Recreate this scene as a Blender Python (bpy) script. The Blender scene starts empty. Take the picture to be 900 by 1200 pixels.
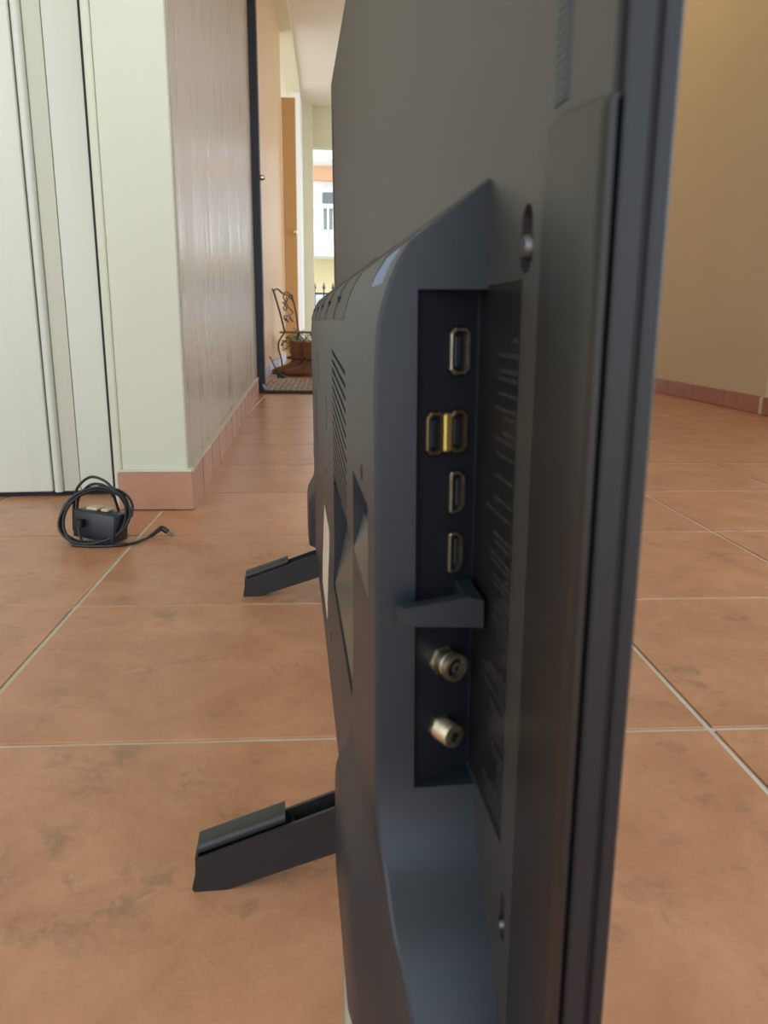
import bpy, bmesh, math, random
from mathutils import Vector, Matrix
random.seed(4)
R = math.radians
C = bpy.context.scene.collection
sc = bpy.context.scene

# ------------------------------------------------------------------ camera
F, YAW, PIT, ROLL, CH = 900.26, 0.068678, 0.242227, 0.011323, 0.319
fw = Vector((math.sin(YAW)*math.cos(PIT), math.cos(YAW)*math.cos(PIT), -math.sin(PIT)))
r0 = Vector((math.cos(YAW), -math.sin(YAW), 0)); u0 = r0.cross(fw)
rt = math.cos(ROLL)*r0 + math.sin(ROLL)*u0; upv = -math.sin(ROLL)*r0 + math.cos(ROLL)*u0
cd = bpy.data.cameras.new('camera'); cam = bpy.data.objects.new('camera', cd); C.objects.link(cam)
cd.sensor_fit = 'VERTICAL'; cd.sensor_height = 24.0; cd.sensor_width = 18.0
cd.lens = F*24.0/1200.0
m = Matrix((rt, upv, -fw)).transposed().to_4x4(); m.translation = Vector((0, 0, CH)); cam.matrix_world = m
cd.clip_start = 0.01; cd.clip_end = 200
cd.dof.use_dof = True; cd.dof.focus_distance = 0.75; cd.dof.aperture_fstop = 13.0
sc.camera = cam

# ------------------------------------------------------------------ world, light, exposure
sc.view_settings.view_transform = 'Standard'; sc.view_settings.look = 'None'
sc.view_settings.gamma = 1.0; sc.view_settings.use_curve_mapping = False
sc.view_settings.exposure = 0.08
wd = bpy.data.worlds.new('sky'); sc.world = wd; wd.use_nodes = True
nt = wd.node_tree; bg = nt.nodes['Background']
tc = nt.nodes.new('ShaderNodeTexCoord'); sp = nt.nodes.new('ShaderNodeSeparateXYZ'); rp = nt.nodes.new('ShaderNodeValToRGB')
nt.links.new(tc.outputs['Generated'], sp.inputs[0]); nt.links.new(sp.outputs['Z'], rp.inputs[0]); nt.links.new(rp.outputs[0], bg.inputs[0])
rp.color_ramp.elements[0].position = 0.0; rp.color_ramp.elements[0].color = (0.88, 0.94, 1.0, 1)
rp.color_ramp.elements[1].position = 0.8; rp.color_ramp.elements[1].color = (0.62, 0.76, 0.98, 1)
bg.inputs[1].default_value = 2.3
def lamp(name, typ, loc, rot, energy, color, **k):
    ld = bpy.data.lights.new(name, typ); ld.energy = energy; ld.color = color
    for a, b in k.items(): setattr(ld, a, b)
    o = bpy.data.objects.new(name, ld); o.location = loc; o.rotation_euler = rot; C.objects.link(o); return o
lamp('sun', 'SUN', (0, 0, 8), (R(38), R(-14), 0), 3.0, (1.0, 0.95, 0.86), angle=R(2))   # over the roofs, onto the house across
lamp('warm_bounce_fill', 'AREA', (0.9, 3.6, 2.37), (0, 0, 0), 6, (1.0, 0.74, 0.40), shape='DISK', size=0.3)  # unseen fill added for the warm ceiling bounce high on the walls

# ------------------------------------------------------------------ materials
def mat(name, col, rough=0.5, metal=0.0, spec=0.5, noise=None, bump=None, coat=0.0, emit=None):
    """noise=(scale, second colour, amount-low, amount-high, stretch) ; bump=(scale, strength, distance)"""
    M = bpy.data.materials.new(name); M.use_nodes = True; n = M.node_tree; b = n.nodes['Principled BSDF']
    b.inputs['Base Color'].default_value = (*col, 1); b.inputs['Roughness'].default_value = rough
    b.inputs['Metallic'].default_value = metal; b.inputs['Specular IOR Level'].default_value = spec
    b.inputs['Coat Weight'].default_value = coat
    t = n.nodes.new('ShaderNodeTexCoord')
    if noise:
        s, c2, lo, hi, st = noise
        mp = n.nodes.new('ShaderNodeMapping'); mp.inputs['Scale'].default_value = st
        nz = n.nodes.new('ShaderNodeTexNoise'); nz.inputs['Scale'].default_value = s; nz.inputs['Detail'].default_value = 5
        rr = n.nodes.new('ShaderNodeValToRGB'); rr.color_ramp.elements[0].position = lo; rr.color_ramp.elements[1].position = hi
        rr.color_ramp.elements[0].color = (*col, 1); rr.color_ramp.elements[1].color = (*c2, 1)
        n.links.new(t.outputs['Object'], mp.inputs[0]); n.links.new(mp.outputs[0], nz.inputs[0]); n.links.new(nz.outputs[0], rr.inputs[0]); n.links.new(rr.outputs[0], b.inputs['Base Color'])
    if bump:
        nb = n.nodes.new('ShaderNodeTexNoise'); nb.inputs['Scale'].default_value = bump[0]; nb.inputs['Detail'].default_value = 3
        bp = n.nodes.new('ShaderNodeBump'); bp.inputs['Strength'].default_value = bump[1]; bp.inputs['Distance'].default_value = bump[2]
        n.links.new(t.outputs['Object'], nb.inputs[0]); n.links.new(nb.outputs[0], bp.inputs['Height']); n.links.new(bp.outputs[0], b.inputs['Normal'])
    return M
def tile_mat(name, base, dark, light, vary=0.16, rough=0.42):
    M = bpy.data.materials.new(name); M.use_nodes = True; n = M.node_tree; N = n.nodes.new; L = n.links.new; b = n.nodes['Principled BSDF']
    t = N('ShaderNodeTexCoord'); oi = N('ShaderNodeObjectInfo')
    off = N('ShaderNodeVectorMath'); off.operation = 'MULTIPLY_ADD'; 
    cx = N('ShaderNodeCombineXYZ'); L(oi.outputs['Random'], cx.inputs[0]); L(oi.outputs['Random'], cx.inputs[1]); L(oi.outputs['Random'], cx.inputs[2])
    L(cx.outputs[0], off.inputs[0]); off.inputs[1].default_value = (37, 91, 13); L(t.outputs['Object'], off.inputs[2])
    n1 = N('ShaderNodeTexNoise'); n1.inputs['Scale'].default_value = 11; n1.inputs['Detail'].default_value = 8; n1.inputs['Roughness'].default_value = 0.74; n1.inputs['Distortion'].default_value = 0.3
    L(off.outputs[0], n1.inputs[0])
    r1 = N('ShaderNodeValToRGB'); e = r1.color_ramp.elements; e[0].position = 0.36; e[0].color = (*light, 1); e[1].position = 0.64; e[1].color = (*base, 1); L(n1.outputs[0], r1.inputs[0])
    # darker smudges
    n2 = N('ShaderNodeTexNoise'); n2.inputs['Scale'].default_value = 52; n2.inputs['Detail'].default_value = 7; n2.inputs['Roughness'].default_value = 0.7; n2.inputs['Distortion'].default_value = 0.5; L(off.outputs[0], n2.inputs[0])
    n3 = N('ShaderNodeTexNoise'); n3.inputs['Scale'].default_value = 17; n3.inputs['Detail'].default_value = 3; L(off.outputs[0], n3.inputs[0])
    mu = N('ShaderNodeMath'); mu.operation = 'MULTIPLY'; L(n2.outputs[0], mu.inputs[0]); L(n3.outputs[0], mu.inputs[1])
    r2 = N('ShaderNodeValToRGB'); r2.color_ramp.elements[0].position = 0.30; r2.color_ramp.elements[0].color = (0, 0, 0, 1); r2.color_ramp.elements[1].position = 0.40; r2.color_ramp.elements[1].color = (0.46, 0.46, 0.46, 1); L(mu.outputs[0], r2.inputs[0])
    mx = N('ShaderNodeMix'); mx.data_type = 'RGBA'; L(r2.outputs[0], mx.inputs[0]); L(r1.outputs[0], mx.inputs[6]); mx.inputs[7].default_value = (*dark, 1)
    hs = N('ShaderNodeHueSaturation'); mr = N('ShaderNodeMapRange'); L(oi.outputs['Random'], mr.inputs[0]); mr.inputs[3].default_value = 1-vary/2; mr.inputs[4].default_value = 1+vary/2
    L(mr.outputs[0], hs.inputs['Value']); L(mx.outputs[2], hs.inputs['Color']); L(hs.outputs[0], b.inputs['Base Color'])
    b.inputs['Roughness'].default_value = rough
    bp = N('ShaderNodeBump'); bp.inputs['Strength'].default_value = 0.25; bp.inputs['Distance'].default_value = 0.002; L(n2.outputs[0], bp.inputs['Height']); L(bp.outputs[0], b.inputs['Normal'])
    return M
def plaster_mat(name, a, c, sheen_lo, sheen_hi, st=(1.0, 9.0, 0.9)):
    """brushed satin plaster: vertical strokes in colour and in gloss"""
    M = bpy.data.materials.new(name); M.use_nodes = True; n = M.node_tree; N = n.nodes.new; L = n.links.new; b = n.nodes['Principled BSDF']
    t = N('ShaderNodeTexCoord'); mp = N('ShaderNodeMapping'); mp.inputs['Scale'].default_value = st; L(t.outputs['Object'], mp.inputs[0])
    nz = N('ShaderNodeTexNoise'); nz.inputs['Scale'].default_value = 2.6; nz.inputs['Detail'].default_value = 7; nz.inputs['Roughness'].default_value = 0.6; nz.inputs['Distortion'].default_value = 0.5; L(mp.outputs[0], nz.inputs[0])
    rr = N('ShaderNodeValToRGB'); rr.color_ramp.elements[0].position = 0.36; rr.color_ramp.elements[1].position = 0.66
    rr.color_ramp.elements[0].color = (*a, 1); rr.color_ramp.elements[1].color = (*c, 1); L(nz.outputs[0], rr.inputs[0]); L(rr.outputs[0], b.inputs['Base Color'])
    mr = N('ShaderNodeMapRange'); mr.inputs[1].default_value = 0.35; mr.inputs[2].default_value = 0.65; mr.inputs[3].default_value = sheen_lo; mr.inputs[4].default_value = sheen_hi; L(nz.outputs[0], mr.inputs[0]); L(mr.outputs[0], b.inputs['Roughness'])
    bp = N('ShaderNodeBump'); bp.inputs['Strength'].default_value = 0.25; bp.inputs['Distance'].default_value = 0.003; L(nz.outputs[0], bp.inputs['Height']); L(bp.outputs[0], b.inputs['Normal'])
    return M
m_tile = tile_mat('terracotta_tile', (0.425, 0.195, 0.097), (0.17, 0.12, 0.08), (0.55, 0.28, 0.15), 0.12, 0.29)
m_skirt = tile_mat('skirting_terracotta', (0.42, 0.21, 0.125), (0.28, 0.17, 0.12), (0.48, 0.26, 0.16), 0.12, 0.5)
m_skirt_red = tile_mat('skirting_red', (0.33, 0.12, 0.065), (0.24, 0.10, 0.07), (0.40, 0.17, 0.09), 0.2, 0.5)
m_grout = mat('grout', (0.62, 0.59, 0.46), 0.9, bump=(300, 0.3, 0.001), noise=(14, (0.50, 0.42, 0.30), 0.35, 0.75, (1, 1, 1)))
m_caulk = mat('white_grout', (0.62, 0.57, 0.44), 0.8, bump=(200, 0.3, 0.001))
m_plL = plaster_mat('brushed_plaster_pink_brown', (0.35, 0.265, 0.18), (0.47, 0.385, 0.285), 0.24, 0.46)
m_plO = plaster_mat('brushed_plaster_orange', (0.62, 0.38, 0.17), (0.74, 0.52, 0.29), 0.35, 0.55)
m_plR = mat('tan_wall_paint', (0.60, 0.50, 0.315), 0.75, noise=(2.5, (0.57, 0.48, 0.305), 0.3, 0.7, (1, 1, 1)), bump=(120, 0.12, 0.001))
m_cream = mat('cream_wall_paint', (0.70, 0.66, 0.46), 0.7, bump=(150, 0.15, 0.001))
m_pale = mat('pale_jamb_paint', (0.66, 0.67, 0.52), 0.6, noise=(3, (0.62, 0.63, 0.50), 0.3, 0.7, (1, 1, 0.4)), bump=(160, 0.1, 0.001))
m_door = mat('white_pvc_door', (0.70, 0.72, 0.62), 0.38, noise=(4, (0.65, 0.67, 0.59), 0.3, 0.7, (6, 6, 0.3)))
m_doorb = mat('grey_white_pvc_door', (0.58, 0.58, 0.48), 0.45)
m_gap_shade = mat('gap_shade_black', (0.012, 0.013, 0.02), 0.7)  # black painted in for the shade in the door gaps
m_ceil = mat('ceiling_paint', (0.78, 0.69, 0.56), 0.85, bump=(60, 0.15, 0.002))
m_beam = mat('cream_beam_paint', (0.74, 0.66, 0.45), 0.75)
m_brown = mat('ochre_door_paint', (0.68, 0.42, 0.18), 0.6)
m_blue = mat('dark_blue_metal', (0.007, 0.012, 0.026), 0.35, noise=(9, (0.012, 0.02, 0.042), 0.4, 0.7, (1, 1, 0.5)))
m_chrome = mat('chrome', (0.75, 0.74, 0.70), 0.22, 1.0)
m_brass = mat('pale_brass', (0.62, 0.55, 0.39), 0.38, 1.0, noise=(300, (0.36, 0.31, 0.21), 0.4, 0.7, (1, 1, 1)))
m_brassy = mat('yellow_brass', (0.55, 0.42, 0.12), 0.45, 0.8)
m_copper = mat('warm_port_shell', (0.40, 0.27, 0.16), 0.4, 1.0)
m_hous = mat('dark_textured_plastic', (0.013, 0.0193, 0.027), 0.40, spec=0.5, bump=(2600, 0.25, 0.0003))
m_sheet = mat('dark_grey_back_sheet', (0.034, 0.031, 0.027), 0.42, spec=0.5, bump=(1800, 0.2, 0.0003))
m_panel = mat('black_port_panel', (0.011, 0.014, 0.019), 0.42, bump=(2600, 0.2, 0.0003))
m_bez = mat('black_bezel_plastic', (0.009, 0.0105, 0.0125), 0.42, spec=0.4)
m_hole = mat('port_black', (0.004, 0.004, 0.005), 0.5)
m_tongue = mat('port_tongue', (0.02, 0.025, 0.035), 0.35)
m_print = mat('grey_label_print', (0.019, 0.0185, 0.018), 0.55)
m_lab = mat('black_label', (0.010, 0.010, 0.011), 0.32)
m_stick = mat('cream_sticker', (0.62, 0.55, 0.42), 0.55, noise=(260, (0.45, 0.38, 0.28), 0.5, 0.62, (1, 1, 1)))
m_leg = mat('black_stand_plastic', (0.016, 0.016, 0.017), 0.40, bump=(1500, 0.2, 0.0003))
m_screen = mat('dark_screen_glass', (0.006, 0.006, 0.008), 0.08, coat=0.5)
m_cable = mat('black_cable_rubber', (0.012, 0.013, 0.015), 0.38)
m_adap = mat('charcoal_adapter_plastic', (0.022, 0.028, 0.036), 0.35)
m_tag = mat('cream_tag', (0.62, 0.53, 0.34), 0.6)
m_boot = mat('brown_leather', (0.13, 0.055, 0.025), 0.48, noise=(22, (0.22, 0.10, 0.045), 0.35, 0.7, (1, 1, 1)), bump=(60, 0.4, 0.003))
m_sole = mat('dark_sole', (0.05, 0.022, 0.014), 0.6)
m_iron = mat('bronze_iron', (0.05, 0.035, 0.022), 0.45, 0.6)
m_seat = mat('rusty_seat_metal', (0.16, 0.09, 0.045), 0.6)
m_pot = mat('terracotta_pot', (0.45, 0.18, 0.08), 0.7)
m_leaf = mat('green_leaf', (0.09, 0.17, 0.03), 0.55, noise=(40, (0.22, 0.28, 0.07), 0.4, 0.6, (1, 1, 1)))
m_soil = mat('soil', (0.04, 0.025, 0.015), 0.9)
m_mat = mat('woven_mat', (0.33, 0.26, 0.19), 0.9, noise=(30, (0.20, 0.16, 0.12), 0.4, 0.6, (1, 1, 1)))
m_matd = mat('mat_rubber_edge', (0.03, 0.035, 0.035), 0.8)
m_white = mat('white_paint', (0.85, 0.85, 0.82), 0.6)
m_yel = mat('yellow_render', (0.83, 0.70, 0.40), 0.8)
m_peach = mat('peach_render', (0.78, 0.45, 0.26), 0.8)
m_glass = mat('grey_shutter', (0.16, 0.18, 0.17), 0.4)
m_paving = mat('street_paving', (0.45, 0.43, 0.40), 0.9, noise=(1.5, (0.36, 0.35, 0.33), 0.3, 0.7, (1, 1, 1)))
m_black = mat('black_iron', (0.015, 0.015, 0.015), 0.5)
m_car = mat('silver_car_paint', (0.55, 0.58, 0.60), 0.2, 0.4, coat=1)
m_carg = mat('car_glass', (0.05, 0.07, 0.08), 0.08)
m_ramp_sheen = mat('ramp_reflection_olive_grey', (0.060, 0.072, 0.060), 0.25)  # lighter tone: pale wall reflection put into the recess ramp colour
m_dark_steel = mat('dark_screw_steel', (0.13, 0.135, 0.14), 0.4, 1.0)
m_panel2 = mat('mid_grey_vent_panel', (0.026, 0.025, 0.023), 0.5)
m_rib = mat('pale_rib_plastic', (0.085, 0.078, 0.062), 0.5)  # paler than the vent panels between the ribs
m_cover = mat('brown_side_cover_dark_reflection', (0.014, 0.012, 0.011), 0.38, spec=0.4, bump=(1800, 0.2, 0.0003))  # brown plastic, darkened for the dark surroundings its bend mirrors
m_notch_sheen = mat('painted_sky_sheen_blue', (0.30, 0.36, 0.45), 0.35)  # sky reflection of the notch wall put into the colour

# ------------------------------------------------------------------ helpers
def link(name, bm, m, parent=None, smooth=False, loc=None):
    bmesh.ops.recalc_face_normals(bm, faces=bm.faces)
    me = bpy.data.meshes.new(name); bm.to_mesh(me); bm.free()
    for mm in (m if isinstance(m, (list, tuple)) else [m]): me.materials.append(mm)
    if smooth:
        me.polygons.foreach_set('use_smooth', [True]*len(me.polygons)); me.set_sharp_from_angle(angle=R(38))
    o = bpy.data.objects.new(name, me); C.objects.link(o)
    if parent: o.parent = parent
    if loc: o.location = loc
    return o
def tag(o, label=None, cat=None, group=None, kind=None):
    if label: o['label'] = label
    if cat: o['category'] = cat
    if group: o['group'] = group
    if kind: o['kind'] = kind
    return o
def empty(name, loc=(0, 0, 0), rz=0):
    o = bpy.data.objects.new(name, None); C.objects.link(o); o.location = loc; o.rotation_euler = (0, 0, rz); return o
def box(bm, x0, x1, y0, y1, z0, z1, bev=0.0, seg=1, M=None):
    r = bmesh.ops.create_cube(bm, size=1.0); vs = r['verts']
    for v in vs: v.co = Vector(((x0+x1)/2 + v.co.x*(x1-x0), (y0+y1)/2 + v.co.y*(y1-y0), (z0+z1)/2 + v.co.z*(z1-z0)))
    if M: 
        for v in vs: v.co = M @ v.co
    if bev > 0:
        es = list({e for v in vs for e in v.link_edges})
        bmesh.ops.bevel(bm, geom=es, offset=bev, segments=seg, affect='EDGES', profile=0.5)
def bx(*a, **k):
    bm = bmesh.new(); box(bm, *a, **k); return bm
def prism(bm, pts, axis, a, b):
    """polygon pts extruded along axis ('x','y','z') from a to b; pts are the two other coordinates in order"""
    def P(p, t):
        return {'x': (t, p[0], p[1]), 'y': (p[0], t, p[1]), 'z': (p[0], p[1], t)}[axis]
    A = [bm.verts.new(P(p, a)) for p in pts]; B = [bm.verts.new(P(p, b)) for p in pts]; n = len(pts)
    bm.faces.new(A); bm.faces.new(B[::-1])
    for i in range(n): bm.faces.new((A[i], A[(i+1) % n], B[(i+1) % n], B[i]))
def tube(bm, pts, r, seg=8, smooth_n=0, closed=False):
    P = [Vector(p) for p in pts]
    if smooth_n:
        Q = []; n = len(P)
        for i in range(n if closed else n-1):
            p0 = P[(i-1) % n] if (closed or i) else P[i]; p1 = P[i]; p2 = P[(i+1) % n]; p3 = P[(i+2) % n] if (closed or i+2 < n) else P[i+1]
            for k in range(smooth_n):
                t = k/smooth_n
                Q.append(0.5*((2*p1) + (p2-p0)*t + (2*p0-5*p1+4*p2-p3)*t*t + (3*p1-p0-3*p2+p3)*t**3))
        if not closed: Q.append(P[-1])
        P = Q
    n = len(P); rings = []; nrm = None
    for i in range(n):
        d = (P[(i+1) % n]-P[(i-1) % n]) if closed else (P[min(i+1, n-1)]-P[max(i-1, 0)])
        d.normalize()
        if nrm is None: nrm = d.orthogonal().normalized()
        nrm = (nrm - d*nrm.dot(d)).normalized(); bn = d.cross(nrm)
        rr = r[min(i*len(r)//n, len(r)-1)] if isinstance(r, (list, tuple)) else r
        rings.append([bm.verts.new(P[i] + rr*(math.cos(a)*nrm + math.sin(a)*bn)) for a in (2*math.pi*k/seg for k in range(seg))])
    for i in range(n if closed else n-1):
        A, B = rings[i], rings[(i+1) % n]
        for k in range(seg): bm.faces.new((A[k], A[(k+1) % seg], B[(k+1) % seg], B[k]))
    if not closed: bm.faces.new(rings[0][::-1]); bm.faces.new(rings[-1])
def lathe(bm, prof, seg, M):
    """prof: (radius, height) along local z, placed by matrix M"""
    rings = []
    for r, h in prof: rings.append([bm.verts.new(M @ Vector((r*math.cos(2*math.pi*k/seg), r*math.sin(2*math.pi*k/seg), h))) for k in range(seg)])
    for A, B in zip(rings, rings[1:]):
        for k in range(seg): bm.faces.new((A[k], A[(k+1) % seg], B[(k+1) % seg], B[k]))
    bm.faces.new(rings[0][::-1]); bm.faces.new(rings[-1])
def loft(bm, rings, caps=True):
    V = [[bm.verts.new(p) for p in ring] for ring in rings]; n = len(V[0])
    for A, B in zip(V, V[1:]):
        for k in range(n): bm.faces.new((A[k], A[(k+1) % n], B[(k+1) % n], B[k]))
    if caps: bm.faces.new(V[0][::-1]); bm.faces.new(V[-1])
def cut(o, cutter_bm, selfx=False):
    bmesh.ops.recalc_face_normals(cutter_bm, faces=cutter_bm.faces)
    me = bpy.data.meshes.new('cut'); cutter_bm.to_mesh(me); cutter_bm.free(); c = bpy.data.objects.new('cut', me); C.objects.link(c)
    tb = bmesh.new(); tb.from_mesh(o.data); bmesh.ops.triangulate(tb, faces=tb.faces); tb.to_mesh(o.data); tb.free()
    md = o.modifiers.new('b', 'BOOLEAN'); md.use_self = selfx; md.operation = 'DIFFERENCE'; md.solver = 'EXACT'; md.object = c
    par, o.parent = o.parent, None
    bpy.context.view_layer.update(); dg = bpy.context.evaluated_depsgraph_get()
    nm = bpy.data.meshes.new_from_object(o.evaluated_get(dg)); o.modifiers.clear(); o.data = nm; o.parent = par
    nm.set_sharp_from_angle(angle=R(30)); bpy.data.objects.remove(c)
def smoothstep(a, b, x):
    t = max(0.0, min(1.0, (x-a)/(b-a))); return t*t*(3-2*t)
def interp(tab, x):
    if x <= tab[0][0]: return tab[0][1]
    for (a, p), (b, q) in zip(tab, tab[1:]):
        if x <= b: return p + (q-p)*(x-a)/(b-a)
    return tab[-1][1]

# ------------------------------------------------------------------ floor and tiles
S, X0, Y0, G = 0.30, -0.29338, 0.54745, 0.0052
WR = 1.6                                                      # right wall plane
floor = tag(link('floor', bx(-2.2, 2.4, -3.0, 9.2, -0.08, -0.0016), m_grout), kind='structure')
def tile_mesh(w, d, name, m=m_tile):
    bm = bmesh.new(); box(bm, 0, w, 0, d, -0.006, 0.0, bev=0.0007)
    me = bpy.data.meshes.new(name); bm.to_mesh(me); bm.free(); me.materials.append(m); return me
tm = tile_mesh(S-G, S-G, 'floor_tile')
tm_r = tile_mesh(WR-(X0+6*S)-G/2, S-G, 'floor_tile_cut')
for j in range(-6, 27):
    for i in range(-3, 7):
        if i == -3 and j > 2: continue
        if i == -2 and j > 2: continue
        if j < -2 and (i < -1 or i > 3): continue
        if j > 16 and i > 3: continue
        o = bpy.data.objects.new('floor_tile', tm_r if i == 6 else tm); C.objects.link(o); o.parent = floor
        o.location = (X0+i*S+G/2, Y0+j*S+G/2, random.uniform(-0.0002, 0.0002))

# ------------------------------------------------------------------ left door, pilaster, wall
A = Vector((-0.2395, 1.3074, 0)); B = Vector((-0.3281, 3.4908, 0)); D = (B-A).normalized(); Nl = Vector((-D.y, D.x, 0))   # Nl points into the wall
def frameM(o, xdir, ydir):
    M = Matrix((xdir, ydir, Vector((0, 0, 1)))).transposed().to_4x4(); M.translation = o; return M
WL = frameM(A, D, Nl)      # x along wall, y into the wall
SK = 0.066
# wall body (the brushed plaster face), 8 mm behind the skirting face
bm = bmesh.new(); box(bm, 0.030, 2.25, 0.009, 0.105, 0.0, 2.7, bev=0.002, M=WL)
wall_left = tag(link('wall_left', bm, m_plL), kind='structure')
# pale front face of the wall end (pilaster) with jamb strip
pil = tag(link('wall_front', (lambda b: (box(b, -0.3580, -0.2495, 1.3185, 1.3345, 0.0, 2.7, bev=0.0012), box(b, -0.3580, -0.352, 1.3345, 1.47, 0, 2.7), b)[2])(bmesh.new()), m_pale), kind='structure')
tag(link('trim_1', bx(-0.3735, -0.3588, 1.3200, 1.46, 0.0, 2.7, bev=0.004, seg=2), m_pale), kind='structure')
# skirting
base = tag(link('baseboard_left', (lambda b: (box(b, 0.013, 2.245, 0.0012, 0.0088, 0.001, SK-0.001, M=WL), b)[1])(bmesh.new()), m_caulk), kind='structure')
js = [0.0105, 0.150, 0.458, 0.797, 1.133, 1.517, 1.86, 2.2]
for a, b in zip(js, js[1:]):
    for (s0, s1) in ([(a, b)] if b-a < 0.2 else [(a, (a+b)/2), ((a+b)/2, b)]):
        bm = bmesh.new(); box(bm, s0+0.0015, s1-0.0015, 0.0, 0.0075, 0.001, SK, bev=0.0012, M=WL)
        link('skirting_tile', bm, m_skirt, base)
bm = bmesh.new(); box(bm, 0.012, 2.22, 0.0, 0.0102, SK, SK+0.004, bev=0.0015, M=WL); link('grout_ledge', bm, m_caulk, base)
base2 = tag(link('baseboard_front', bx(-0.3640, -0.2420, 1.3100, 1.3186, 0.001, SK-0.001), m_caulk), kind='structure')
link('skirting_tile', bx(-0.3646, -0.2398, 1.3078, 1.3180, 0.001, SK, bev=0.0012), m_skirt, base2)
link('grout_ledge', bx(-0.3646, -0.2400, 1.3082, 1.3200, SK, SK+0.004, bev=0.0015), m_caulk, base2)
# folding door: two leaves with moulding, raised a little off the floor
door = empty('door_1', (-0.400, 1.432, 0.0)); tag(door, kind='structure')
def leafM(a, b):
    a = Vector(a); b = Vector(b); d = (b-a).normalized(); return frameM(a-Vector(door.location), d, Vector((-d.y, d.x, 0))), (b-a).length
hinge = (-0.5105, 1.418, 0)
M1, l1 = leafM(hinge, (-0.404, 1.433, 0))
M2, l2 = leafM((-1.05, 1.372, 0), hinge)
bm = bmesh.new(); box(bm, 0.047, l1-0.003, 0.0, 0.03, 0.009, 2.5, bev=0.0015, M=M1); link('door_leaf', bm, m_door, door)
bm = bmesh.new(); box(bm, 0.017, 0.0455, 0.003, 0.03, 0.009, 2.5, bev=0.001, M=M1); link('door_panel', bm, m_doorb, door)
bm = bmesh.new()
rings = []
for z in (0.009, 2.5): rings.append([M1 @ Vector((0.0082-0.0078*math.cos(math.pi*k/8), 0.004-0.008*math.sin(math.pi*k/8), z)) for k in range(9)] + [M1 @ Vector((0.016, 0.03, z)), M1 @ Vector((0.0004, 0.03, z))])
loft(bm, rings); link('door_moulding', bm, m_door, door, smooth=True)
bm = bmesh.new(); box(bm, 0.0, l2-0.003, 0.002, 0.03, 0.009, 2.5, bev=0.002, M=M2); link('door_leaf', bm, m_door, door)
bm = bmesh.new(); box(bm, 0.0, l2, 0.012, 0.022, 0.0, 0.03, M=M2); box(bm, 0.0, l1, 0.012, 0.022, 0.0, 0.03, M=M1); link('door_gap_shade', bm, m_gap_shade, door)  # dark strips painting the shadow gap under the leaves
link('door_gap_shade', bx(-0.008, 0.024, 0.0, 0.06, 0, 2.5), m_gap_shade, door)  # dark strip painting the shaded gap beside the jamb
tag(link('wall_left_back', bx(-2.2, -0.39, 1.5, 1.6, 0, 2.7), m_pale), kind='structure')
tag(link('wall_left_near', bx(-2.25, -2.2, 0.2, 1.6, 0, 2.44), m_cream), kind='structure')

# ------------------------------------------------------------------ corridor beyond
bm = bx(-0.52, -0.378, 3.66, 6.45, 0, 2.6); tag(link('wall_left_far', bm, m_plO), kind='structure')
bm = bx(-0.378, -0.371, 3.66, 6.45, 0.0, 0.07, bev=0.001)
m_wsk = mat('pale_grey_skirting', (0.50, 0.52, 0.55), 0.5)
bl = tag(link('baseboard_left_far', bm, m_wsk), kind='structure')
tag(link('trim_2', bx(-0.42, -0.287, 3.7, 8.45, 2.41, 2.60), m_beam), kind='structure')
tag(link('ceiling', bx(-2.25, 1.75, -2.2, 8.9, 2.44, 2.60), m_ceil), kind='structure')
tag(link('door_2', bx(-0.376, -0.270, 6.46, 6.51, 0.003, 1.97, bev=0.003), m_brown), kind='structure')
tag(link('trim_3', bx(-0.36, -0.287, 8.0, 8.45, 0, 2.41, bev=0.004), m_white), kind='structure')
tag(link('wall_far', bx(-0.60, -0.184, 8.5, 8.75, 0, 2.44), m_cream), kind='structure')
tag(link('trim_4', bx(-0.184, 1.45, 8.62, 8.80, 2.07, 2.44), m_cream), kind='structure')
tag(link('wall_far_right', bx(1.45, 1.75, 8.5, 8.75, 0, 2.44), m_cream), kind='structure')
tag(link('wall_right', bx(WR, 1.75, 2.765, 4.7, 0, 2.44), m_plR), kind='structure')  # stops short: unseen opening added so daylight brightens the corridor
tag(link('wall_right_near', bx(WR-0.004, 1.75, 1.5, 2.760, 0, 2.6, bev=0.002), m_cream), kind='structure')
br = tag(link('baseboard_right', bx(WR-0.008, WR, 2.77, 4.69, 0.001, 0.064), m_caulk), kind='structure')
y = 2.785; k = 0
while y < 4.4:
    link('skirting_tile', bx(WR-0.010, WR-0.0005, y, y+0.262+0.02*(k % 2)-0.0035, 0.001, 0.066, bev=0.001), m_skirt_red, br); y += 0.262+0.02*(k % 2); k += 1
br2 = tag(link('baseboard_right_near', bx(WR-0.012, WR-0.004, 1.5, 2.757, 0.001, 0.064), m_caulk), kind='structure')
for y in (1.52, 1.83, 2.14, 2.45): link('skirting_tile', bx(WR-0.014, WR-0.0045, y, y+0.302, 0.001, 0.066, bev=0.001), m_skirt_red, br2)

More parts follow.
